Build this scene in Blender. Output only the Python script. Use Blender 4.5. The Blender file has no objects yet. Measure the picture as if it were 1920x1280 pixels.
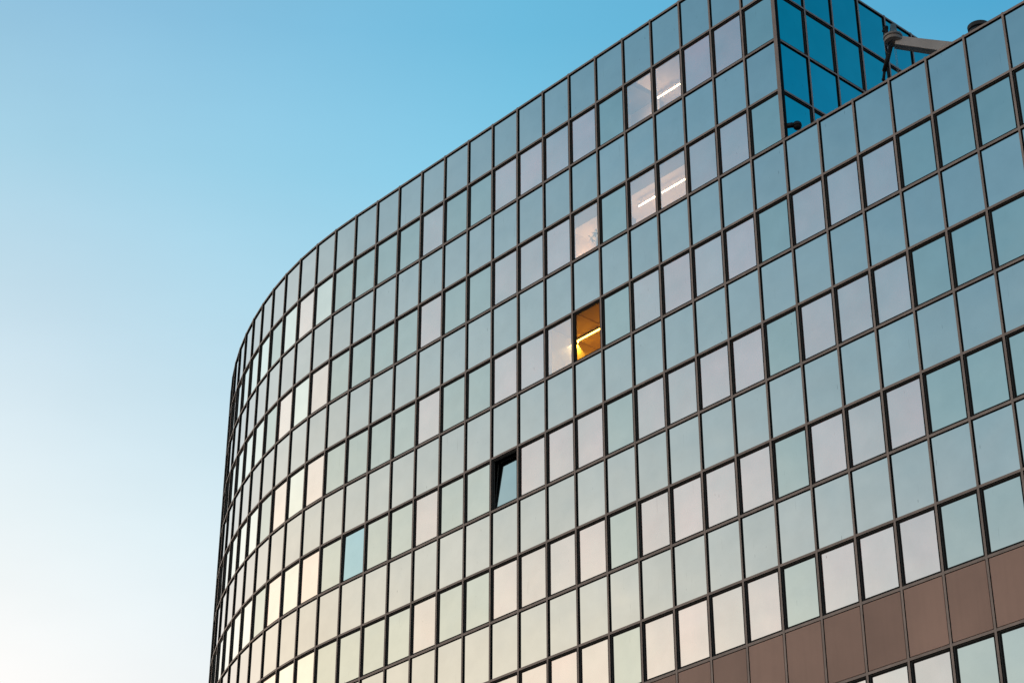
import bpy, math, random
from mathutils import Vector, Matrix

random.seed(7)
R = math.radians
SC = bpy.context.scene
COL = SC.collection

# ---------------------------------------------------------------- camera
CAM = Vector((29.280, -35.879, 1.65))
PITCH, YAW, ROLL = R(29.5021), R(48.3687), R(-0.0254)
cd = bpy.data.cameras.new("camera")
cd.sensor_width = 36.0
cd.lens = 36.0 * 3859.5 / 1920.0
cd.clip_start, cd.clip_end = 0.5, 6000
cam = bpy.data.objects.new("camera", cd)
COL.objects.link(cam)
fw = Vector((-math.sin(YAW) * math.cos(PITCH), math.cos(YAW) * math.cos(PITCH), math.sin(PITCH)))
rt = Vector((math.cos(YAW), math.sin(YAW), 0))
up = rt.cross(fw)
r2 = math.cos(ROLL) * rt + math.sin(ROLL) * up
u2 = -math.sin(ROLL) * rt + math.cos(ROLL) * up
M = Matrix((r2, u2, -fw)).transposed().to_4x4()
M.translation = CAM
cam.matrix_world = M
SC.camera = cam

# ---------------------------------------------------------------- world: dusk sky
SUN_AZ, SUN_EL = 183.0, 3.5          # degrees, math azimuth (from +x, counter-clockwise)
SKY_STRENGTH = 0.1
w = bpy.data.worlds.new("World")
SC.world = w
w.use_nodes = True
nt = w.node_tree
nt.nodes.clear()
N, L = nt.nodes, nt.links


def nd(tree, typ, **kw):
    n = tree.nodes.new(typ)
    for k, v in kw.items():
        setattr(n, k, v)
    return n


def mth(tree, op, a, b=None, c=None):
    n = tree.nodes.new("ShaderNodeMath")
    n.operation = op
    for i, v in enumerate((a, b, c)):
        if v is None:
            continue
        if isinstance(v, (int, float)):
            n.inputs[i].default_value = v
        else:
            tree.links.new(v, n.inputs[i])
    return n.outputs[0]


tc = nd(nt, "ShaderNodeTexCoord")
sep = nd(nt, "ShaderNodeSeparateXYZ")
L.new(tc.outputs["Generated"], sep.inputs[0])
X, Y, Z = sep.outputs
az = mth(nt, "MULTIPLY", mth(nt, "ARCTAN2", Y, X), 180 / math.pi)
az = mth(nt, "MODULO", mth(nt, "ADD", az, 360.0 - 40.0), 360.0)      # 0 = azimuth 40 degrees
el = mth(nt, "DIVIDE", mth(nt, "MULTIPLY", mth(nt, "ARCSINE", Z), 180 / math.pi), 90.0)
el = mth(nt, "MAXIMUM", el, 0.0)
# colour of the clear dusk sky by elevation (degrees) at several azimuths (linear)
SKY = [
    (50, [(0, (.26, .38, .52)), (15, (.10, .30, .50)), (34, (.004, .235, .435)), (38, (.001, .195, .355)), (60, (.01, .12, .28)), (90, (.01, .10, .24))]),
    (122, [(0, (.95, .90, .82)), (20, (.52, .74, .86)), (30, (.20, .53, .76)), (38, (.082, .395, .645)), (60, (.03, .20, .42)), (90, (.02, .13, .32))]),
    (138, [(0, (1.1, .98, .86)), (20, (.70, .84, .91)), (30, (.36, .71, .88)), (34, (.24, .62, .835)), (38, (.16, .515, .75)), (60, (.05, .27, .50)), (90, (.02, .13, .32))]),
    (153, [(0, (1.25, 1.08, .92)), (15, (1.12, 1.05, 1.0)), (19.5, (1.03, 1.01, .985)), (24, (.82, .91, .94)), (29, (.595, .77, .875)), (34, (.375, .65, .81)), (38, (.275, .545, .755)), (60, (.08, .30, .50)), (90, (.02, .13, .32))]),
    (180, [(0, (1.9, 1.45, 1.05)), (15, (1.60, 1.30, 1.06)), (21, (1.34, 1.17, .99)), (27, (.92, .955, .92)), (33, (.65, .82, .88)), (38, (.45, .66, .78)), (60, (.10, .32, .50)), (90, (.02, .13, .32))]),
    (195, [(0, (1.9, 1.45, 1.0)), (15, (1.68, 1.30, .97)), (22, (1.40, 1.16, .92)), (27, (.98, .955, .88)), (33, (.65, .75, .78)), (38, (.42, .60, .70)), (60, (.10, .32, .50)), (90, (.02, .13, .32))]),
    (212, [(0, (1.6, 1.25, .85)), (15, (1.47, 1.12, .80)), (21, (1.28, 1.01, .78)), (26, (.95, .87, .77)), (32.5, (.54, .645, .68)), (38, (.32, .48, .58)), (60, (.10, .30, .48)), (90, (.02, .13, .32))]),
    (224, [(0, (1.5, 1.2, .85)), (15, (1.36, 1.06, .79)), (21, (1.17, .965, .775)), (23, (1.0, .88, .76)), (27, (.67, .69, .675)), (29, (.55, .63, .65)), (35.5, (.275, .44, .54)), (38, (.22, .39, .50)), (60, (.08, .28, .46)), (90, (.02, .13, .32))]),
    (236, [(0, (1.2, 1.02, .82)), (15, (.95, .86, .75)), (21, (.68, .69, .67)), (23, (.56, .60, .615)), (27, (.39, .515, .565)), (32, (.25, .41, .505)), (38, (.16, .32, .43)), (60, (.06, .25, .42)), (90, (.02, .13, .32))]),
    (285, [(0, (1.35, 1.02, .76)), (15, (1.0, .86, .72)), (38, (.25, .40, .48)), (60, (.04, .22, .38)), (90, (.02, .13, .32))]),
]


def ramp(stops):
    n = nd(nt, "ShaderNodeValToRGB")
    n.color_ramp.interpolation = "LINEAR"
    e = n.color_ramp.elements
    while len(e) > 1:
        e.remove(e[0])
    e[0].position = stops[0][0] / 90.0
    e[0].color = (*stops[0][1], 1)
    for d, c in stops[1:]:
        k = e.new(d / 90.0)
        k.color = (*c, 1)
    L.new(el, n.inputs[0])
    return n.outputs[0]


cols = [ramp(s) for _, s in SKY]
cur = cols[0]
azs = [(a - 40) % 360 for a, _ in SKY] + [360 + 10]
cols.append(cols[0])
for i in range(1, len(cols)):
    mr = nd(nt, "ShaderNodeMapRange")
    mr.inputs["From Min"].default_value = azs[i - 1]
    mr.inputs["From Max"].default_value = azs[i]
    L.new(az, mr.inputs["Value"])
    mx = nd(nt, "ShaderNodeMix", data_type="RGBA")
    L.new(mr.outputs[0], mx.inputs[0])
    L.new(cur, mx.inputs[6])
    L.new(cols[i], mx.inputs[7])
    cur = mx.outputs[2]
# faint veils of high cloud
mp = nd(nt, "ShaderNodeMapping")
mp.inputs["Scale"].default_value = (1.0, 1.0, 2.6)
L.new(tc.outputs["Generated"], mp.inputs[0])
nz = nd(nt, "ShaderNodeTexNoise")
nz.inputs["Scale"].default_value = 5.0
nz.inputs["Detail"].default_value = 5.0
L.new(mp.outputs[0], nz.inputs["Vector"])
vr = nd(nt, "ShaderNodeMapRange")
vr.inputs["From Min"].default_value = 0.3
vr.inputs["From Max"].default_value = 0.7
vr.inputs["To Min"].default_value = 0.97
vr.inputs["To Max"].default_value = 1.03
L.new(nz.outputs[0], vr.inputs["Value"])
sc1 = nd(nt, "ShaderNodeVectorMath", operation="SCALE")
L.new(cur, sc1.inputs[0])
L.new(mth(nt, "MULTIPLY", vr.outputs[0], 1.0 / SKY_STRENGTH), sc1.inputs["Scale"])
nish = nd(nt, "ShaderNodeTexSky", sky_type="NISHITA")
nish.sun_disc = False
nish.sun_elevation = R(SUN_EL)
nish.sun_rotation = R(90 - SUN_AZ)
nish.air_density, nish.dust_density, nish.ozone_density = 1.0, 1.0, 3.0
mx = nd(nt, "ShaderNodeMix", data_type="RGBA")
mx.inputs[0].default_value = 0.02
L.new(sc1.outputs[0], mx.inputs[6])
L.new(nish.outputs[0], mx.inputs[7])
bg = nd(nt, "ShaderNodeBackground")
bg.inputs["Strength"].default_value = SKY_STRENGTH
L.new(mx.outputs[2], bg.inputs["Color"])
wo = nd(nt, "ShaderNodeOutputWorld")
L.new(bg.outputs[0], wo.inputs[0])

# ---------------------------------------------------------------- sun (just above the horizon, softened by haze)
sd = bpy.data.lights.new("sun", "SUN")
sd.energy = 0.35
sd.angle = R(8)
sd.color = (1.0, 0.72, 0.48)
so = bpy.data.objects.new("sun", sd)
COL.objects.link(so)
sdir = Vector((math.cos(R(SUN_AZ)) * math.cos(R(SUN_EL)), math.sin(R(SUN_AZ)) * math.cos(R(SUN_EL)), math.sin(R(SUN_EL))))
so.rotation_euler = sdir.to_track_quat("Z", "Y").to_euler()
so.location = (-60, -20, 60)

SC.view_settings.view_transform = "Standard"
SC.view_settings.look = "None"
SC.view_settings.exposure = 0.0
SC.view_settings.gamma = 1.0


# ---------------------------------------------------------------- materials
def mat(name):
    m = bpy.data.materials.new(name)
    m.use_nodes = True
    t = m.node_tree
    t.nodes.clear()
    return m, t


def per_piece_random(t):
    a = nd(t, "ShaderNodeObjectInfo").outputs["Random"]
    b = nd(t, "ShaderNodeNewGeometry").outputs["Random Per Island"]
    return mth(t, "FRACT", mth(t, "ADD", a, b))


def scaled(t, col, fac):
    n = nd(t, "ShaderNodeVectorMath", operation="SCALE")
    if isinstance(col, tuple):
        n.inputs[0].default_value = col
    else:
        t.links.new(col, n.inputs[0])
    t.links.new(fac, n.inputs["Scale"])
    return n.outputs[0]


def maprange(t, v, a, b, c, d):
    n = nd(t, "ShaderNodeMapRange")
    for k, x in zip(("From Min", "From Max", "To Min", "To Max"), (a, b, c, d)):
        n.inputs[k].default_value = x
    t.links.new(v, n.inputs["Value"])
    return n.outputs[0]


def glass(name, tint, vary=0.03, rough=0.025, see=None, grime=1.0, behind=None, edge=None):
    """sun-control mirror glass: a tinted metallic coating, faintly wavy and dusty; see = transmitted tint"""
    m, t = mat(name)
    rnd = per_piece_random(t)
    co = nd(t, "ShaderNodeNewGeometry").outputs["Position"]
    off = nd(t, "ShaderNodeVectorMath", operation="ADD")
    t.links.new(co, off.inputs[0])
    t.links.new(scaled(t, (17.0, 9.0, 5.0), rnd), off.inputs[1])
    # wavy float glass
    n1 = nd(t, "ShaderNodeTexNoise")
    n1.inputs["Scale"].default_value = 0.9
    n1.inputs["Detail"].default_value = 1.0
    t.links.new(off.outputs[0], n1.inputs["Vector"])
    bmp = nd(t, "ShaderNodeBump")
    bmp.inputs["Strength"].default_value = 0.25
    bmp.inputs["Distance"].default_value = 0.02
    t.links.new(n1.outputs[0], bmp.inputs["Height"])
    # dust film and run-off streaks
    mp = nd(t, "ShaderNodeMapping")
    mp.inputs["Scale"].default_value = (22.0, 22.0, 1.1)
    t.links.new(off.outputs[0], mp.inputs[0])
    n2 = nd(t, "ShaderNodeTexNoise")
    n2.inputs["Scale"].default_value = 1.0
    n2.inputs["Detail"].default_value = 3.0
    t.links.new(mp.outputs[0], n2.inputs["Vector"])
    streak = maprange(t, n2.outputs[0], 0.70, 0.80, 0.0, 1.0)
    # a few short dark drips
    mp4 = nd(t, "ShaderNodeMapping")
    mp4.inputs["Scale"].default_value = (26.0, 26.0, 3.2)
    t.links.new(off.outputs[0], mp4.inputs[0])
    n4 = nd(t, "ShaderNodeTexNoise")
    n4.inputs["Scale"].default_value = 1.0
    n4.inputs["Detail"].default_value = 1.0
    t.links.new(mp4.outputs[0], n4.inputs["Vector"])
    drip = maprange(t, n4.outputs[0], 0.795, 0.825, 0.0, 1.0)
    streak = mth(t, "ADD", streak, mth(t, "MULTIPLY", drip, 2.4))
    n3 = nd(t, "ShaderNodeTexNoise")
    n3.inputs["Scale"].default_value = 1.3
    n3.inputs["Detail"].default_value = 6.0
    n3.inputs["Roughness"].default_value = 0.65
    t.links.new(off.outputs[0], n3.inputs["Vector"])
    dust = maprange(t, n3.outputs[0], 0.35, 0.7, 1.0, 1.0 - 0.07 * grime)
    fac = mth(t, "MULTIPLY", maprange(t, rnd, 0, 1, 1 - vary, 1 + vary), dust)
    fac = mth(t, "MULTIPLY", fac, mth(t, "SUBTRACT", 1.0, mth(t, "MULTIPLY", streak, 0.22 * grime)))
    p = nd(t, "ShaderNodeBsdfPrincipled")
    tcol = tint
    if edge:                        # the coating shifts in hue at a glancing angle
        lw = nd(t, "ShaderNodeLayerWeight")
        mxe = nd(t, "ShaderNodeMix", data_type="RGBA")
        t.links.new(maprange(t, lw.outputs["Facing"], 0.45, 0.75, 0.0, 1.0), mxe.inputs[0])
        mxe.inputs[6].default_value = (*tint, 1)
        mxe.inputs[7].default_value = (*edge, 1)
        tcol = mxe.outputs[2]
    t.links.new(scaled(t, tcol, fac), p.inputs["Base Color"])
    p.inputs["Metallic"].default_value = 1.0
    p.inputs["Roughness"].default_value = rough
    t.links.new(bmp.outputs[0], p.inputs["Normal"])
    sh = p.outputs[0]
    if behind:                      # pale blind drawn down just behind the coating
        df = nd(t, "ShaderNodeBsdfDiffuse")
        nb = nd(t, "ShaderNodeTexNoise")
        nb.inputs["Scale"].default_value = 0.8
        nb.inputs["Detail"].default_value = 2.0
        t.links.new(off.outputs[0], nb.inputs["Vector"])
        r2_ = mth(t, "FRACT", mth(t, "MULTIPLY", rnd, 7.31))
        bf = mth(t, "MULTIPLY", maprange(t, nb.outputs[0], 0.3, 0.7, 0.72, 1.28), maprange(t, r2_, 0, 1, 0.62, 1.28))
        t.links.new(scaled(t, behind, bf), df.inputs[0])
        ad = nd(t, "ShaderNodeAddShader")
        t.links.new(sh, ad.inputs[0])
        t.links.new(df.outputs[0], ad.inputs[1])
        sh = ad.outputs[0]
    if see:
        tr = nd(t, "ShaderNodeBsdfTransparent")
        tr.inputs[0].default_value = (*see, 1)
        ad = nd(t, "ShaderNodeAddShader")
        t.links.new(sh, ad.inputs[0])
        t.links.new(tr.outputs[0], ad.inputs[1])
        sh = ad.outputs[0]
    o = nd(t, "ShaderNodeOutputMaterial")
    t.links.new(sh, o.inputs[0])
    return m


def paint(name, col, rough=0.6, metal=0.0, vary=0.1, scale=3.0, streaky=0.0, piece=0.0, spec=0.5):
    m, t = mat(name)
    co = nd(t, "ShaderNodeNewGeometry").outputs["Position"]
    rnd = per_piece_random(t)
    off = nd(t, "ShaderNodeVectorMath", operation="ADD")
    t.links.new(co, off.inputs[0])
    t.links.new(scaled(t, (11.0, 7.0, 3.0), rnd), off.inputs[1])
    n1 = nd(t, "ShaderNodeTexNoise")
    n1.inputs["Scale"].default_value = scale
    n1.inputs["Detail"].default_value = 6.0
    t.links.new(off.outputs[0], n1.inputs["Vector"])
    fac = maprange(t, n1.outputs[0], 0.3, 0.7, 1 - vary, 1 + vary)
    if streaky:
        mp = nd(t, "ShaderNodeMapping")
        mp.inputs["Scale"].default_value = (7.0, 7.0, 0.35)
        t.links.new(off.outputs[0], mp.inputs[0])
        n2 = nd(t, "ShaderNodeTexNoise")
        n2.inputs["Detail"].default_value = 4.0
        n2.inputs["Scale"].default_value = 1.0
        t.links.new(mp.outputs[0], n2.inputs["Vector"])
        fac = mth(t, "MULTIPLY", fac, maprange(t, n2.outputs[0], 0.45, 0.75, 1.0, 1.0 - streaky))
    if piece:
        fac = mth(t, "MULTIPLY", fac, maprange(t, rnd, 0, 1, 1 - piece, 1 + piece))
    p = nd(t, "ShaderNodeBsdfPrincipled")
    t.links.new(scaled(t, col, fac), p.inputs["Base Color"])
    p.inputs["Roughness"].default_value = rough
    p.inputs["Metallic"].default_value = metal
    p.inputs["Specular IOR Level"].default_value = spec
    o = nd(t, "ShaderNodeOutputMaterial")
    t.links.new(p.outputs[0], o.inputs[0])
    return m


def glow(name, col, strength):
    m, t = mat(name)
    e = nd(t, "ShaderNodeEmission")
    e.inputs[0].default_value = (*col, 1)
    e.inputs[1].default_value = strength
    o = nd(t, "ShaderNodeOutputMaterial")
    t.links.new(e.outputs[0], o.inputs[0])
    return m


G_SPANDREL = glass("spandrel_glass", (.645, .735, .755), 0.02, edge=(.60, .625, .635))
G_TEAL = glass("teal_glass", (.62, .745, .745), 0.02, edge=(.58, .675, .66))
G_ROSE = glass("rose_glass", (.69, .775, .79), 0.03, behind=(.27, .085, .085))
G_PALE = glass("pale_glass", (.84, .94, .92), 0.03)
G_CREAM = glass("cream_glass", (.86, .86, .84), 0.03, behind=(.14, .06, .05))
G_BLUE = glass("blue_glass", (.45, .73, .86), 0.0)
G_CLEAR_ROSE = glass("rose_glass_see_through", (.62, .69, .72), 0.02, see=(.40, .34, .29), grime=0.5, behind=(.17, .06, .045))
G_AMBER = glass("clear_glass_lamplit_amber", (.008, .008, .008), 0.0, see=(1.0, .64, .13), grime=0.0)  # amber tint stands in for the room's warm lamplight
M_CLEAR, t_ = mat("clear_inner_glass_face")
b_ = nd(t_, "ShaderNodeBsdfTransparent")
t_.links.new(b_.outputs[0], nd(t_, "ShaderNodeOutputMaterial").inputs[0])
M_ALU = paint("brown_aluminium", (.345, .265, .23), 0.5, 0.0, 0.16, 2.5, 0.10, 0.10, 0.5)
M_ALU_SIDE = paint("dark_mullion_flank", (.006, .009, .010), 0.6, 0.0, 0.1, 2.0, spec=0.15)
M_FRAME = paint("dark_window_frame", (.048, .050, .050), 0.6, 0.0, 0.1, 2.0, spec=0.2)
M_FRAME2 = paint("brown_window_bead", (.010, .011, .011), 0.6, 0.0, 0.1, 2.0, spec=0.1)
M_GASKET = paint("black_gasket", (.006, .008, .009), 0.7, 0.0, 0.05, 2.0, spec=0.1)
M_BROWN = paint("brown_sheet_cladding", (.45, .270, .21), 0.5, 0.0, 0.11, 0.6, 0.06, 0.20, 0.5)
M_ROOF = paint("grey_roof_felt", (.12, .12, .12), 0.9, 0.0, 0.25, 0.8)
M_WALL = paint("white_room_paint", (.78, .72, .62), 0.8, 0.0, 0.03, 1.0)
M_CEIL = paint("ceiling_board", (.70, .66, .58), 0.85, 0.0, 0.03, 3.0)
M_WARM_WALL = paint("lamplit_room_paint", (.80, .66, .35), 0.75, 0.0, 0.03, 1.0)  # yellow of the lamplight put into the paint
M_WARM_CEIL = paint("lamplit_ceiling_board", (.55, .40, .22), 0.85, 0.0, 0.04, 3.0)  # amber lamplight put into the board colour
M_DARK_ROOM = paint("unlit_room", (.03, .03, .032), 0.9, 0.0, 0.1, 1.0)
M_BULK = paint("dark_bulkhead", (.16, .15, .15), 0.8, 0.0, 0.1, 2.0)
M_TUBE = glow("fluorescent_tube", (1.0, .82, .60), 9.0)
M_TUBE_AMBER = glow("warm_fluorescent_tube", (1.0, .84, .60), 12.0)
M_CASE = paint("lamp_casing", (.65, .63, .58), 0.4, 0.0, 0.02)
M_CASE_DARK = paint("dark_lamp_casing", (.10, .09, .08), 0.6, 0.0, 0.02, spec=0.2)
M_BOOM = paint("grey_crane_paint", (.52, .45, .40), 0.55, 0.0, 0.08, 2.5, 0.08)
M_STEEL = paint("worn_steel", (.24, .21, .19), 0.45, 0.2, 0.2, 6.0)
M_BLACK = paint("black_rubber", (.010, .010, .011), 0.6, 0.0, 0.2, 5.0, spec=0.25)
M_BLUEGREY = paint("blue_grey_casing", (.09, .15, .18), 0.5, 0.0, 0.1, 4.0)
M_COWL = paint("black_flue_metal", (.022, .022, .024), 0.5, 0.3, 0.2, 6.0)
M_LEAF = paint("plant_leaf", (.045, .10, .05), 0.55, 0.0, 0.3, 8.0)
M_POT = paint("clay_pot", (.30, .13, .08), 0.8, 0.0, 0.15, 8.0)
M_GROUND = paint("asphalt", (.055, .055, .057), 0.9, 0.0, 0.25, 0.4)


# ---------------------------------------------------------------- mesh helpers
class MB:
    def __init__(self):
        self.v, self.f, self.m = [], [], []

    def add(self, verts, faces, mi=0, xf=None):
        b = len(self.v)
        self.v += [tuple(xf @ Vector(p)) if xf else tuple(p) for p in verts]
        self.f += [tuple(b + i for i in f) for f in faces]
        self.m += [mi] * len(faces)

    def box(self, a, b, mi=0, xf=None, faces="xXyYzZ", mis=None):
        x0, y0, z0 = a
        x1, y1, z1 = b
        V = [(x0, y0, z0), (x1, y0, z0), (x1, y1, z0), (x0, y1, z0), (x0, y0, z1), (x1, y0, z1), (x1, y1, z1), (x0, y1, z1)]
        F = {"z": (0, 3, 2, 1), "Z": (4, 5, 6, 7), "y": (0, 1, 5, 4), "Y": (2, 3, 7, 6), "x": (0, 4, 7, 3), "X": (1, 2, 6, 5)}
        for k in faces:
            self.add([V[i] for i in F[k]], [(0, 1, 2, 3)], (mis or {}).get(k, mi), xf)

    def merge(self, o, xf, mat_map):
        b = len(self.v)
        self.v += [tuple(xf @ Vector(p)) for p in o.v]
        self.f += [tuple(b + i for i in f) for f in o.f]
        self.m += [mat_map[i] for i in o.m]

    def tube(self, p, q, r0, r1=None, n=14, mi=0, caps=True):
        r1 = r0 if r1 is None else r1
        p, q = Vector(p), Vector(q)
        d = (q - p).normalized()
        a = d.orthogonal().normalized()
        b = d.cross(a)
        V = []
        for c, r in ((p, r0), (q, r1)):
            for i in range(n):
                t = 2 * math.pi * i / n
                V.append(c + (a * math.cos(t) + b * math.sin(t)) * r)
        F = [(i, (i + 1) % n, n + (i + 1) % n, n + i) for i in range(n)]
        if caps:
            F += [tuple(range(n))[::-1], tuple(range(n, 2 * n))]
        self.add(V, F, mi)

    def lathe(self, c, prof, n=28, mi=0):
        c = Vector(c)
        V = []
        for r, z in prof:
            for i in range(n):
                t = 2 * math.pi * i / n
                V.append(c + Vector((r * math.cos(t), r * math.sin(t), z)))
        F = []
        for k in range(len(prof) - 1):
            for i in range(n):
                F.append((k * n + i, k * n + (i + 1) % n, (k + 1) * n + (i + 1) % n, (k + 1) * n + i))
        F += [tuple(range(n))[::-1], tuple(range((len(prof) - 1) * n, len(prof) * n))]
        self.add(V, F, mi)

    def mesh(self, name, mats, smooth=False):
        me = bpy.data.meshes.new(name)
        me.from_pydata(self.v, [], self.f)
        for m in mats:
            me.materials.append(m)
        me.polygons.foreach_set("material_index", self.m)
        if smooth:
            me.polygons.foreach_set("use_smooth", [len(p.vertices) <= 4 for p in me.polygons])
        me.update()
        return me


def link(name, me, parent=None, loc=None, rz=None):
    o = bpy.data.objects.new(name, me)
    COL.objects.link(o)
    if parent:
        o.parent = parent
    if loc is not None:
        o.location = loc
    if rz is not None:
        o.rotation_euler = (0, 0, rz)
    return o


def thing(name, label, cat, loc=(0, 0, 0), group=None, me=None):
    o = bpy.data.objects.new(name, me)
    COL.objects.link(o)
    o.location = loc
    o["label"], o["category"] = label, cat
    if group:
        o["group"] = group
    return o


# ---------------------------------------------------------------- plan and storeys of the building
W = 1.2
HS, HW = 1.72463, 1.71652           # height of a spandrel row and of a window row
TOP = 40.625
ZR = [TOP]
for r_ in range(23):
    ZR.append(ZR[-1] - (HS if r_ % 2 == 0 else HW))
JA, JB = -45, 14                    # mullions from the far end of the curve to the right end
HEAD = {-16: -.10, -17: -1.62, -18: -4.10, -19: -7.16, -20: -10.38, -21: -13.49, -22: -16.37, -23: -19.0, -24: -21.51, -25: -24.04}


def heading(j):                     # direction of the bay between mullions j and j + 1
    if j >= -15:
        return 0.0
    return R(HEAD[j] if j >= -25 else HEAD[-25] - 2.66 * (-25 - j))


P = {0: Vector((0, 0, 0))}
for j in range(0, JB):
    P[j + 1] = P[j] + Vector((W, 0, 0))
for j in range(-1, JA - 1, -1):
    t = heading(j)
    P[j] = P[j + 1] - Vector((math.cos(t), math.sin(t), 0)) * W


def normal_at(j):                   # outward at a mullion
    a = heading(j - 1) if j > JA else heading(JA)
    b = heading(j) if j < JB else heading(JB - 1)
    t = (a + b) / 2
    return Vector((math.sin(t), -math.cos(t), 0)), t


def cell_xf(j, row):
    return Matrix.Translation((P[j].x, P[j].y, ZR[row + 1])) @ Matrix.Rotation(heading(j), 4, "Z")


def project(p):
    d = Vector(p) - CAM
    z = d.dot(fw)
    return 960 + 3859.5 * d.dot(r2) / z, 640 - 3859.5 * d.dot(u2) / z


def shown_area(xf, wd, h):
    q = [project(xf @ Vector(p)) for p in ((0, 0, 0), (wd, 0, 0), (wd, 0, h), (0, 0, h))]
    a = 0
    for i in range(4):
        a += q[i][0] * q[(i + 1) % 4][1] - q[(i + 1) % 4][0] * q[i][1]
    a = abs(a) / 2
    n = k = 0
    for i in range(6):
        for jj in range(6):
            x, y = project(xf @ Vector(((i + .5) / 6 * wd, 0, (jj + .5) / 6 * h)))
            n += 1
            k += 0 <= x <= 1920 and 0 <= y <= 1280
    fr = (xf.to_3x3() @ Vector((0, -1, 0))).dot(CAM - xf.translation) > 0
    return a * k / n if fr else 0.0


# ---------------------------------------------------------------- facade cell shapes (local x along the bay, -y outwards)
MH = 0.0295                          # half width of mullions and transoms
PROUD = 0.042                       # how far they stand in front of the glass


def ring(mb, x0, x1, z0, z1, t, d0, d1, mi, reveal_mi=None):
    """flat frame of width t round a rectangle, face at depth d0, inner reveal going back to d1"""
    rm = mi if reveal_mi is None else reveal_mi
    o = [(x0, z0), (x1, z0), (x1, z1), (x0, z1)]
    i = [(x0 + t, z0 + t), (x1 - t, z0 + t), (x1 - t, z1 - t), (x0 + t, z1 - t)]
    V = [(x, -d0, z) for x, z in o] + [(x, -d0, z) for x, z in i] + [(x, -d1, z) for x, z in i]
    F = [(k, (k + 1) % 4, 4 + (k + 1) % 4, 4 + k) for k in range(4)]
    mb.add(V, F, mi)
    mb.add(V, [(4 + k, 4 + (k + 1) % 4, 8 + (k + 1) % 4, 8 + k) for k in range(4)], rm)


E0 = 0.02
T1, T2 = 0.034, 0.038               # fixed frame, sash bead
D1, D2, DP = 0.004, -0.008, -0.018


def frame_mb(wd, h, depth=DP - 0.03):
    mb = MB()
    ring(mb, E0, wd - E0, E0, h - E0, MH - E0 + T1, D1, D2, 0)
    a = MH + T1
    ring(mb, a, wd - a, a, h - a, T2, D2, depth, 1, 0)
    return mb


def pane_mb(wd, h):
    mb = MB()
    a = MH + T1 + T2 - 0.008
    mb.box((a, -DP, a), (wd - a, -DP + 0.012, h - a), 1, mis={"y": 0})
    return mb


def spandrel_mb(wd, h):
    mb = MB()
    ring(mb, E0, wd - E0, E0, h - E0, MH - E0 + 0.017, 0.004, -0.004, 0)
    a = MH + 0.017
    mb.add([(a, 0.004, a), (wd - a, 0.004, a), (wd - a, 0.004, h - a), (a, 0.004, h - a)], [(0, 1, 2, 3)], 1)
    return mb


def cladding_mb(wd, h):
    mb = MB()
    ring(mb, E0, wd - E0, E0, h - E0, MH - E0 + 0.045, -0.012, -0.02, 0)
    a = MH + 0.024
    mb.box((a, -0.032, a), (wd - a, 0.02, h - a), 1, faces="xXyzZ")
    return mb


# ---------------------------------------------------------------- the building
building = thing("office_building", "curved office block clad in mirror glass panes with brown aluminium grid", "building", (0, 0, 0))
WSIDE = 1.2644

F_MESH = {wd: frame_mb(wd, HW).mesh("window_frame", [M_FRAME, M_FRAME2]) for wd in (W, WSIDE)}
P_MESH = {}
for wd in (W, WSIDE):
    for g in (G_TEAL, G_ROSE, G_PALE, G_CREAM, G_BLUE, G_CLEAR_ROSE, G_AMBER):
        P_MESH[wd, g.name] = pane_mb(wd, HW).mesh("window_pane", [g, M_CLEAR if g in (G_CLEAR_ROSE, G_AMBER) else M_GASKET])
S_MESH = {wd: spandrel_mb(wd, HS).mesh("spandrel_panel", [M_GASKET, G_SPANDREL]) for wd in (W, WSIDE)}
C_MESH = cladding_mb(W, HS).mesh("cladding_panel", [M_GASKET, M_BROWN])

ROSE = {0, 1, 2, 7, 8, 11, 12, -2, -3, -4, -5, -7, -8, -9, -10, -13, -18, -20, -27, -31, -36}
PALE = {-19, -22, -23, -24, -25, -26, -29, -30, -33, -34, -38, -39, -41}


def pane_glass(j, row):
    if (row, j) in ((1, -4), (1, -5), (3, -4), (3, -5), (3, -7), (5, -8)):
        return G_CLEAR_ROSE
    if (row, j) == (5, -7):
        return G_AMBER
    if (row, j) in ((1, -18), (9, -18)):
        return G_PALE
    if (row, j) == (7, -16):
        return G_BLUE
    if (row, j) == (1, -20):
        return G_PALE
    if (row, j) == (1, -19) or j in (-18, -20, -27, -31, -36):
        return G_CREAM
    if j in ROSE:
        return G_ROSE
    if j in PALE:
        return G_PALE
    return G_TEAL


LIT_LABEL = {
    (1, -4): "window in the top row lit from inside by one slanting tube",
    (1, -5): "window in the top row with a peach glow low behind the glass",
    (3, -4): "lit window with the longer tube, right of the middle pair",
    (3, -5): "lit window with the shorter tube, left of the middle pair",
    (3, -7): "lit window with a plant behind the glass",
    (5, -7): "clear window glowing amber with a bright tube inside",
    (5, -8): "window with a faint peach glow beside the amber one",
    (7, -10): "open window tilted inwards at the top",
    (7, -16): "window with a pale blue pane unlike its neighbours",
}

# every bay of glass: (area shown, kind, transform, row, j, width)
cells = []
for row in range(0, 23):
    for j in range(JA, JB):
        if row < 4 and j >= 0:
            continue
        xf = cell_xf(j, row)
        h = HS if row % 2 == 0 else HW
        kind = "clad" if row == 12 else ("spandrel" if row % 2 == 0 else "window")
        cells.append([shown_area(xf, W, h), kind, xf, row, j, W])
NSIDE = 12
Y0S = 0.041
for row in range(0, 4):
    for k in range(NSIDE):
        xf = Matrix.Translation((0.0, Y0S + WSIDE * k, ZR[row + 1])) @ Matrix.Rotation(R(90), 4, "Z")
        h = HS if row % 2 == 0 else HW
        cells.append([shown_area(xf, WSIDE, h) * (0.3 if row == 3 and k > 1 else 1), "spandrel" if row % 2 == 0 else "window", xf, row, 100 + k, WSIDE])

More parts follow.
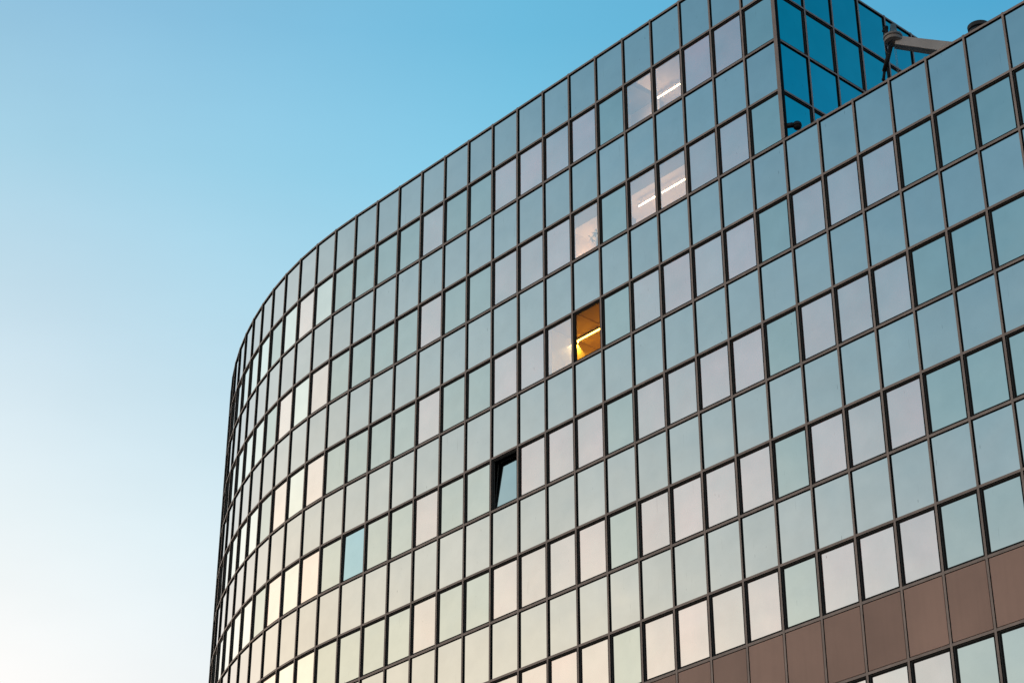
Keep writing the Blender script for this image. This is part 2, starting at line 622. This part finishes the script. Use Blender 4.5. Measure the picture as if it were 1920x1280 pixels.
for kind in ("window", "spandrel"):
    sel = [c for c in cells if c[1] == kind]
    sel.sort(key=lambda c: (-((c[3], c[4]) in LIT_LABEL and kind == "window"), -c[0]))
    rest_w = MB()
    mi_of = {"teal_glass": 2, "rose_glass": 3, "pale_glass": 4, "cream_glass": 5}
    for n, (area, _, xf, row, j, wd) in enumerate(sel):
        g = pane_glass(j, row) if j < 100 else G_TEAL
        if n < 100:
            loc, rz = xf.translation, xf.to_euler().z
            if kind == "spandrel":
                o = link("spandrel_panel", S_MESH[wd], building, loc, rz)
                o.rotation_euler.x = R(random.uniform(-.08, .08))
            else:
                fr = link("window", F_MESH[wd], building, loc, rz)
                if (row, j) in LIT_LABEL:
                    fr["label"] = LIT_LABEL[row, j]
                if (row, j) == (7, -10):
                    # bottom-hung sash tilted into the room, wide dark gap above it
                    a = MH + T1 + 0.004
                    mb = MB()
                    mb.box((a + T2 - .002, 0.036, 0.03), (wd - a - T2 + .002, 0.05, HW - 2 * a - 0.02), 0)
                    pn = link("pane", mb.mesh("tilted_pane", [G_TEAL]), fr, (0, 0.03, a))
                    s = MB()
                    ring(s, a, wd - a, 0.0, HW - 2 * a, T2, -0.03, -0.07, 0)
                    sa = link("sash", s.mesh("tilted_sash", [M_FRAME]), fr, (0, 0.03, a))
                    pn.rotation_euler = sa.rotation_euler = (R(-4.9), 0, 0)
                else:
                    pn = link("pane", P_MESH[wd, g.name], fr)
                    pn.rotation_euler = (R(random.uniform(-.10, .10)), 0, R(random.uniform(-.10, .10)))
                    if (row, j) == (7, -16):
                        pn.rotation_euler = (R(-.6), 0, R(-.4))
        else:
            if kind == "spandrel":
                rest_w.merge(spandrel_mb(wd, HS), xf, {0: 0, 1: 1})
            else:
                rest_w.merge(frame_mb(wd, HW), xf, {0: 0, 1: 1})
                rest_w.merge(pane_mb(wd, HW), xf, {0: mi_of.get(g.name, 3), 1: 0})
    if kind == "spandrel":
        o = link("spandrel_panel", rest_w.mesh("spandrel_panel_rest", [M_GASKET, G_SPANDREL]), building)
    else:
        o = link("window", rest_w.mesh("window_rest", [M_FRAME, M_FRAME2, G_TEAL, G_ROSE, G_PALE, G_CREAM]), building)
    o["kind"] = "stuff"
for area, kind, xf, row, j, wd in cells:
    if kind == "clad" and (area > 0 or True):
        link("cladding_panel", C_MESH, building, xf.translation, xf.to_euler().z)

# mullions: one upright bar each, dark flanks and a brown cap
for j in range(JA, JB + 1):
    if j == 0:
        top = ZR[4] + 0.05
    else:
        top = (ZR[0] if j < 0 else ZR[4]) + 0.05
    n, t = normal_at(j)
    mb = MB()
    hw = MH + 0.001
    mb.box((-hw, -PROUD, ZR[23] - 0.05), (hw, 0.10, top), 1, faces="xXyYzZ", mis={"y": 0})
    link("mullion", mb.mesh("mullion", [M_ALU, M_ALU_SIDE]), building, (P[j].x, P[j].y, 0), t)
for k in range(1, NSIDE + 1):
    mb = MB()
    hw = MH + 0.001
    mb.box((-hw, -PROUD, ZR[4] - 1.2), (hw, 0.10, TOP + 0.05), 1, mis={"y": 0})
    link("mullion", mb.mesh("mullion", [M_ALU, M_ALU_SIDE]), building, (0, Y0S + WSIDE * k, 0), R(90))
# corner post of the tall block
mb = MB()
mb.box((-0.062, -0.052, ZR[4] + 0.052), (0.066, 0.075, TOP + 0.06), 0, faces="xXyYzZ", mis={"X": 1, "x": 1})
mb.box((0.0661, 0.012, ZR[4] + 0.052), (0.080, 0.066, TOP + 0.055), 1)
link("corner_post", mb.mesh("corner_post", [M_ALU, M_ALU_SIDE]), building)


# transoms: one bent bar per floor line
def transom(z, ja, jb, hh=0.034, proud=PROUD - 0.003, back=0.09):
    mb = MB()
    outer, inner = [], []
    for j in range(ja, jb + 1):
        n, t = normal_at(j)
        outer.append(P[j] + n * proud)
        inner.append(P[j] - n * back)
    m = len(outer)
    V = [(p.x, p.y, z - hh) for p in outer] + [(p.x, p.y, z + hh) for p in outer] + [(p.x, p.y, z - hh) for p in inner] + [(p.x, p.y, z + hh) for p in inner]
    for i in range(m - 1):
        mb.add([V[i], V[i + 1], V[m + i + 1], V[m + i]], [(0, 1, 2, 3)], 0)
        mb.add([V[m + i], V[m + i + 1], V[3 * m + i + 1], V[3 * m + i]], [(0, 1, 2, 3)], 0)
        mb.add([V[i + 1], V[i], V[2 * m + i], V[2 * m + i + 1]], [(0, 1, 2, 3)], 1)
    return mb.mesh("transom", [M_ALU, M_ALU_SIDE])


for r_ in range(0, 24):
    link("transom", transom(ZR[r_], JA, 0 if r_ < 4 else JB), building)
for r_ in range(0, 5):
    mb = MB()
    mb.box((-0.09, 0.067, ZR[r_] - MH), (PROUD - 0.003, Y0S + WSIDE * NSIDE, ZR[r_] + MH), 0, faces="XzZ", mis={"z": 1})
    link("transom", mb.mesh("transom", [M_ALU, M_ALU_SIDE]), building)


# roofs, copings, rear walls, plinth
def polygon(pts, z0, z1, mi=0):
    mb = MB()
    n = len(pts)
    V = [(p[0], p[1], z0) for p in pts] + [(p[0], p[1], z1) for p in pts]
    mb.add(V, [tuple(range(n))[::-1], tuple(range(n, 2 * n))] + [(i, (i + 1) % n, n + (i + 1) % n, n + i) for i in range(n)], mi)
    return mb


DEEP = Y0S + WSIDE * NSIDE
ins = []
for j in range(JA, 1):
    n, t = normal_at(j)
    ins.append(P[j] - n * 0.14)
tall = [(p.x, p.y) for p in ins[:-1]] + [(-0.14, 0.14), (-0.14, DEEP)]
link("roof", polygon(tall, TOP - 1.05, TOP - 0.85).mesh("upper_roof", [M_ROOF]), building)
low = [(0.0, 0.14), (P[JB].x - 0.14, 0.14), (P[JB].x - 0.14, DEEP), (0.0, DEEP)]
link("roof", polygon(low, ZR[4] - 1.15, ZR[4] - 0.95).mesh("lower_roof", [M_ROOF]), building)
back = MB()
pa, pb = P[JA], Vector((0.0, DEEP, 0))
back.add([(pa.x, pa.y, 0), (pb.x, pb.y, 0), (pb.x, pb.y, TOP), (pa.x, pa.y, TOP)], [(0, 1, 2, 3)], 0)
back.add([(0, DEEP, 0), (P[JB].x, DEEP, 0), (P[JB].x, DEEP, ZR[4]), (0, DEEP, ZR[4])], [(0, 1, 2, 3)], 0)
back.add([(P[JB].x, DEEP, 0), (P[JB].x, 0.0, 0), (P[JB].x, 0.0, ZR[4]), (P[JB].x, DEEP, ZR[4])], [(0, 1, 2, 3)], 0)
link("rear_wall", back.mesh("rear_wall", [M_BROWN]), building)
pl = MB()
for j in range(JA, JB):
    n0, _ = normal_at(j)
    n1, _ = normal_at(j + 1)
    a, b = P[j] + n0 * 0.1, P[j + 1] + n1 * 0.1
    pl.add([(a.x, a.y, 0), (b.x, b.y, 0), (b.x, b.y, ZR[23] - 0.06), (a.x, a.y, ZR[23] - 0.06)], [(0, 1, 2, 3)], 0)
link("plinth", pl.mesh("plinth", [M_BROWN]), building)


# ---------------------------------------------------------------- rooms behind the see-through panes
def room(x0, x1, y1, row, wall, ceil, extra=None, drop=-0.10):
    """inward-facing shell of an office room behind the windows of a row"""
    zc, zf = ZR[row] - drop, ZR[row + 1] - 0.9
    y0 = 0.10
    mb = MB()
    mb.add([(x0, y0, zc), (x1, y0, zc), (x1, y1, zc), (x0, y1, zc)], [(0, 1, 2, 3)], 1)
    mb.add([(x0, y0, zf), (x1, y0, zf), (x1, y1, zf), (x0, y1, zf)], [(0, 1, 2, 3)], 0)
    mb.add([(x0, y0, zf), (x0, y1, zf), (x0, y1, zc), (x0, y0, zc)], [(0, 1, 2, 3)], 0)
    mb.add([(x1, y0, zf), (x1, y1, zf), (x1, y1, zc), (x1, y0, zc)], [(0, 1, 2, 3)], 0)
    mb.add([(x0, y1, zf), (x1, y1, zf), (x1, y1, zc), (x0, y1, zc)], [(0, 1, 2, 3)], 0)
    if extra:
        extra(mb, zc, zf)
    return link("room", mb.mesh("room", [wall, ceil, M_BULK]), building)


def extra_a(mb, zc, zf):            # wall that steps forward beside the lamp
    mb.box((-9.2, 1.14, zf), (-5.74, 1.24, zc - 0.171), 0)
    mb.box((-9.2, 0.11, zc - 0.17), (-5.74, 1.14, zc - 0.001), 2)  # added dark box, so the ceiling here looks unlit
    mb.box((-6.62, 0.7, zf), (-6.54, 0.78, zc - 0.5), 2)


def extra_b(mb, zc, zf):            # lowered bulkhead along the window, door jamb
    mb.box((-9.2, 0.11, zc - 0.17), (-3.6, 0.57, zc - 0.001), 2)
    mb.box((-7.75, 1.6, zf), (-7.6, 1.75, zc - 0.002), 0)
    mb.box((-7.45, 1.6, zf), (-7.40, 1.75, zc - 0.002), 2)


def extra_d(mb, zc, zf):            # ceiling ridge
    mb.box((-8.33, 0.11, zc - 0.022), (-8.25, 1.0, zc - 0.001), 1)


room(-9.2, -3.5, 3.2, 1, M_WALL, M_CEIL, extra_a)
room(-9.2, -3.5, 2.4, 3, M_WALL, M_CEIL, extra_b)
room(-12.4, -9.25, 2.6, 3, M_WALL, M_CEIL)
room(-9.44, -7.1, 3.4, 5, M_WARM_WALL, M_WARM_CEIL, extra_d, 0.062)
room(-13.0, -9.46, 2.6, 5, M_WALL, M_CEIL)
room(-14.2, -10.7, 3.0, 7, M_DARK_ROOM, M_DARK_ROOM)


def ceiling_light(x0, x1, y, row, label, tube_mat, flaps=True):
    zc = ZR[row] - 0.080
    zt = zc - 0.045
    ceil = ZR[row] + (0.10 if not flaps else -0.062) - 0.001
    xm = (x0 + x1) / 2
    o = thing("ceiling_light", label, "lamp", (xm, y, zc - 0.001), "lit fluorescent ceiling lights")
    mb = MB()
    hx = (x1 - x0) / 2
    cw = 0.055 if flaps else 0.028
    mb.box((-hx - .02, -cw, -0.022), (hx + .02, cw, 0.0), 0)
    if flaps:
        mb.box((-hx - .02, 0.047, -0.075), (hx + .02, 0.055, -0.0221), 0)
        mb.box((-hx - .02, -0.055, -0.040), (hx + .02, -0.047, -0.0221), 0)
    link("casing", mb.mesh("lamp_casing", [M_CASE_DARK if flaps else M_CASE]), o)
    rb = MB()
    for sx in (-hx * .7, hx * .7):
        rb.tube((sx, 0, 0.0), (sx, 0, ceil - zc), 0.006, n=6)
    link("hanger", rb.mesh("lamp_hanger", [M_CASE]), o)
    tb = MB()
    tb.tube((-hx, 0, zt - zc), (hx, 0, zt - zc), 0.023, n=12)
    link("tube", tb.mesh("lamp_tube", [tube_mat], True), o)
    return o


def room_fill(owner, loc, power, col=(1.0, .64, .38), spot=None):
    """added unseen fill light for a lit room; parented to a tube but set apart from it"""
    d = bpy.data.lights.new("room_fill", "SPOT" if spot else "POINT")
    d.energy = power
    d.color = col
    d.shadow_soft_size = 0.02 if spot else 0.12
    if spot:
        d.spot_size, d.spot_blend = R(spot), 0.15
    l = bpy.data.objects.new("room_fill", d)
    COL.objects.link(l)
    l.parent = owner
    l.location = Vector(loc) - owner.location


l1 = ceiling_light(-5.65, -4.70, 1.07, 1, "lit tube behind the topmost lit window", M_TUBE, False)
l2 = ceiling_light(-5.63, -4.68, 1.07, 3, "longer lit tube of the two in the middle pair of windows", M_TUBE, False)
l3 = ceiling_light(-6.61, -5.80, 1.07, 3, "shorter lit tube of the two in the middle pair of windows", M_TUBE, False)
l4 = ceiling_light(-9.38, -8.18, 1.07, 5, "lit tube glowing in the single amber window", M_TUBE_AMBER)
l5 = ceiling_light(-10.3, -9.35, 1.78, 3, "lit tube hidden behind the sill of the window with the plant", M_TUBE, False)
l6 = ceiling_light(-11.4, -10.2, 2.0, 5, "lit tube hidden behind the window beside the amber one", M_TUBE, False)
room_fill(l1, (-5.60, 0.92, ZR[2] + 0.86), 36)  # added room fill, below the line of sight
room_fill(l2, (-5.0, 1.25, ZR[4] + 0.45), 30)
room_fill(l3, (-6.6, 1.25, ZR[4] + 0.45), 30)
room_fill(l4, (-8.6, 1.9, ZR[6] + 0.55), 13, (1.0, .72, .42))
room_fill(l4, (-9.385, 1.10, ZR[5] - 0.13), 85, (1.0, .90, .60), 115)  # added spot, draws the bright wedge on the side wall
room_fill(l5, (-9.0, 1.5, ZR[4] + 0.92), 30)
room_fill(l6, (-9.85, 1.45, ZR[6] + 0.98), 20)

# ---------------------------------------------------------------- plant on the window sill
sill_z = ZR[4] + 0.10
plant = thing("potted_plant", "leafy potted plant silhouetted behind a lit window pane", "plant", (-7.66, 0.36, sill_z))
mb = MB()
mb.lathe((0, 0, 0), [(.085, 0), (.12, .16), (.125, .19), (.11, .19)], 18)
link("pot", mb.mesh("plant_pot", [M_POT], True), plant)
mb = MB()
st = MB()
rp = random.Random(3)
for k in range(15):
    a = rp.uniform(0, 2 * math.pi)
    ln = rp.uniform(.25, .75)
    out = rp.uniform(.08, .38)
    top = Vector((math.cos(a) * out, math.sin(a) * out * .55, .18 + ln))
    mid = Vector((top.x * .35, top.y * .35, .18 + ln * .55))
    st.tube((0, 0, .17), mid, .008, .006, 6)
    st.tube(mid, top, .006, .004, 6)
    for q in range(6):
        b = rp.uniform(0, 2 * math.pi)
        d = Vector((math.cos(b), math.sin(b) * .6, rp.uniform(-.5, .6))).normalized()
        s = d.cross(Vector((0, 0, 1))).normalized()
        base = mid.lerp(top, rp.uniform(.3, 1))
        l2 = rp.uniform(.07, .13)
        wd = l2 * .28
        mb.add([base, base + d * l2 * .5 + s * wd, base + d * l2 + Vector((0, 0, -.02)), base + d * l2 * .5 - s * wd], [(0, 1, 2, 3)], 0)
link("leaves", mb.mesh("plant_leaves", [M_LEAF]), plant)
link("stem", st.mesh("plant_stem", [M_LEAF], True), plant)
twig = thing("potted_plant", "bare thin twig in a pot behind the pale window beside the amber one", "plant", (-8.80, 0.36, ZR[6] + 0.10))
mb = MB()
mb.lathe((0, 0, 0), [(.06, 0), (.085, .11), (.09, .13), (.075, .13)], 16)
link("pot", mb.mesh("twig_pot", [M_POT], True), twig)
st = MB()
st.tube((0, 0, .11), (.01, 0, .46), .009, .007, 6)
for a, b in (((.005, 0, .28), (-.10, .02, .43)), ((.008, 0, .34), (.09, -.02, .50)), ((.01, 0, .44), (-.05, .02, .60)), ((.01, 0, .45), (.06, .03, .62)), ((.055, -.01, .43), (.13, -.01, .46))):
    st.tube(a, b, .006, .004, 6)
link("stem", st.mesh("twig_stem", [M_STEEL], True), twig)
shelf = MB()
shelf.box((-10.7, 0.105, ZR[6] + 0.07), (-8.4, 0.5, ZR[6] + 0.10), 0)
shelf.box((-9.2, 0.105, sill_z - 0.03), (-7.2, 0.5, sill_z), 0)
link("window_sill", shelf.mesh("window_sill", [M_WALL]), building)


# ---------------------------------------------------------------- facade-cleaning crane on the lower roof
def on_ray(px, py, y):
    d = fw + r2 * ((px - 960) / 3859.5) - u2 * ((py - 640) / 3859.5)
    return CAM + d * ((y - CAM.y) / d.y)


DECK = ZR[4] - 0.95
tip = on_ray(1675, 79, 1.0)
root = on_ray(1852, 103, 2.7)
crane = thing("roof_crane", "grey facade cleaning crane arm reaching over the lower roof edge", "crane", (root.x, root.y, DECK))
OFF = Vector((root.x, root.y, DECK))
tl, rl = tip - OFF, root - OFF
ax = (rl - tl).normalized()
side = ax.cross(Vector((0, 0, 1))).normalized()      # points towards the camera
upv = side.cross(ax).normalized()
mb = MB()
V = []
for c, hh, ww in ((tl + ax * .05, .140, .11), (rl + ax * .2, .195, .14)):
    for s, u in ((-1, -1), (1, -1), (1, 1), (-1, 1)):
        V.append(c + side * (s * ww) + upv * (u * hh))
mb.add(V, [(0, 3, 2, 1), (4, 5, 6, 7), (0, 1, 5, 4), (1, 2, 6, 5), (2, 3, 7, 6), (3, 0, 4, 7)], 0)
# folded lower flange along the near edge and end plate
for c0, c1 in ((tl + ax * .06, rl + ax * .19),):
    a = c0 + side * .111 - upv * .140
    b = c1 + side * .141 - upv * .194
    mb.tube(a, b, .012, .012, 8, 0)
link("boom", mb.mesh("crane_boom", [M_BOOM]), crane)
hd = tl - ax * .02 + upv * .10
mb = MB()
mb.lathe(hd, [(.16, -.14), (.24, -.10), (.25, -.03), (.23, -.03), (.23, .0), (.26, .02), (.26, .07), (.20, .09)], 28, 0)
for k in range(10):
    t = 2 * math.pi * k / 10
    c = hd + Vector((math.cos(t) * .24, math.sin(t) * .24, .07))
    mb.tube(c, c + Vector((0, 0, .03)), .016, .016, 6, 0)
link("slewing_ring", mb.mesh("crane_slewing_ring", [M_STEEL], False), crane)
mb = MB()
c = hd + rt * .03 + Vector((0, 0, .09))
prof = [(-.09, 0), (.09, 0), (.075, .36), (-.065, .36)]
V = [c + rt * x + Vector((0, 0, z)) + f * .08 for f in (Vector((.7, -.7, 0)), Vector((-.7, .7, 0))) for x, z in prof]
mb.add(V, [(0, 1, 2, 3), (7, 6, 5, 4), (0, 4, 5, 1), (1, 5, 6, 2), (2, 6, 7, 3), (3, 7, 4, 0)], 0)
link("motor_housing", mb.mesh("crane_motor_housing", [M_BLUEGREY]), crane)
mb = MB()
c = hd - rt * .17 + Vector((0, 0, .05))
mb.tube(c, c + Vector((0, 0, .30)) + rt * .01, .055, .055, 14)
mb.lathe(c + Vector((0, 0, .27)) + rt * .01, [(.05, 0), (.066, .02), (.066, .08), (.03, .10)], 14)
mb.tube(c + Vector((0, 0, .20)), c - rt * .10 + Vector((0, 0, .22)), .035, .035, 10)
link("winch_motor", mb.mesh("crane_winch_motor", [M_BLACK], True), crane)
# hanging hydraulic ram with its hose
h0 = on_ray(1670.5, 87, tip.y - .05) - OFF
h1 = on_ray(1658.5, 133, tip.y - .05) - OFF
h2 = on_ray(1656.5, 150, tip.y - .05) - OFF
mb = MB()
mb.tube(h0, h1, .060, .066, 16)
mb.tube(h1, h2, .040, .040, 14)
mb.lathe(h2 + Vector((0, 0, -.03)), [(.03, 0), (.05, .02), (.05, .06), (.03, .09)], 12)
link("hydraulic_ram", mb.mesh("crane_hydraulic_ram", [M_BLACK], True), crane)
mb = MB()
g0 = on_ray(1663, 115, tip.y - .05) - OFF
mb.tube(h0 - rt * .03, g0 - rt * .045, .016, .016, 8)
mb.tube(g0 - rt * .045, h1 - rt * .055 + Vector((0, 0, -.02)), .016, .018, 8)
hose = [on_ray(x, y, tip.y - .1) - OFF for x, y in ((1661, 78), (1659, 86), (1660, 95), (1663, 100), (1667, 101))]
for a, b in zip(hose, hose[1:]):
    mb.tube(a, b, .009, .009, 6)
link("hose", mb.mesh("crane_hose", [M_STEEL], True), crane)
for px in (1677.0, 1679.6):
    a = on_ray(px, 90, tip.y) - OFF
    b = on_ray(px + 3.2, 150, tip.y) - OFF
    mb = MB()
    mb.tube(a, (a.x + .015, a.y, b.z - .3), .0045, .0045, 6)
    link("rope", mb.mesh("crane_rope", [M_STEEL]), crane)
mb = MB()
mb.tube((0, 0, .25), (0, 0, rl.z + .1), .20, .18, 20)
mb.lathe((0, 0, rl.z - .35), [(.20, 0), (.30, .04), (.30, .16), (.2, .2)], 20)
link("mast", mb.mesh("crane_mast", [M_BOOM], True), crane)
mb = MB()
mb.box((-.7, -.7, 0), (.7, .7, .26), 0)
link("base", mb.mesh("crane_base", [M_STEEL]), crane)

# ---------------------------------------------------------------- flue on the lower roof
c0, c1 = on_ray(1817.5, 60, 1.5), on_ray(1853.5, 48, 1.5)
cx = (c0.x + c1.x) / 2
rad = 0.285
zt = on_ray(1832, 39.5, 1.5).z
flue = thing("roof_flue", "stubby black round flue with a two tier cap above the parapet", "flue", (cx, 1.5, DECK))
H = zt - DECK - 0.17
mb = MB()
mb.lathe((0, 0, 0), [(.275, 0), (.275, H - .20)], 28)
link("pipe", mb.mesh("flue_pipe", [M_COWL], True), flue)
mb = MB()
mb.lathe((0, 0, H - .36), [(.276, 0), (rad - .005, .015), (rad - .005, .13), (.26, .17)], 32)
mb.lathe((0, 0, H - .17), [(.25, 0), (rad, .02), (rad + .01, .13), (rad - .06, .17)], 32)
link("cap", mb.mesh("flue_cap", [M_COWL]), flue)

# ---------------------------------------------------------------- dome camera on the corner
pa = Vector((0.03, 0.09, 34.25))
dv = Vector((.80, .60, 0)).normalized()
ca = thing("security_camera", "small black dome camera on a short arm at the block corner", "camera", tuple(pa))
mb = MB()
mb.tube((0, 0, 0), dv * .16 + Vector((0, 0, .01)), .074, .074, 16)
mb.tube(dv * .15 + Vector((0, 0, .01)), dv * .17 + Vector((0, 0, .01)), .082, .082, 16)
link("arm", mb.mesh("camera_arm", [M_COWL], True), ca)
hc = dv * .29 + Vector((0, 0, -.03))
mb = MB()
mb.lathe(hc, [(.125, -.02), (.125, .03), (.115, .07), (.085, .105), (.04, .12)], 24)
mb.tube(dv * .16 + Vector((0, 0, .01)), hc + Vector((0, 0, .03)), .06, .085, 16)
link("housing", mb.mesh("camera_housing", [M_COWL], True), ca)
mb = MB()
mb.lathe(hc + Vector((0, 0, -.02)), [(.04, -.105), (.08, -.085), (.108, -.045), (.115, 0)], 24)
link("dome", mb.mesh("camera_dome", [M_BLACK], True), ca)
for sx in (-.01, .10):
    mb = MB()
    q = hc + rt * sx
    mb.tube(q + Vector((0, 0, -.08)), (q.x, q.y, -.9), .005, .005, 6)
    link("cable", mb.mesh("camera_cable", [M_STEEL]), ca)

# ---------------------------------------------------------------- ground
mb = MB()
S = 2500
mb.add([(-S, -S, 0), (S, -S, 0), (S, S, 0), (-S, S, 0)], [(0, 1, 2, 3)], 0)
g = link("ground", mb.mesh("ground", [M_GROUND]))
g["kind"] = "structure"
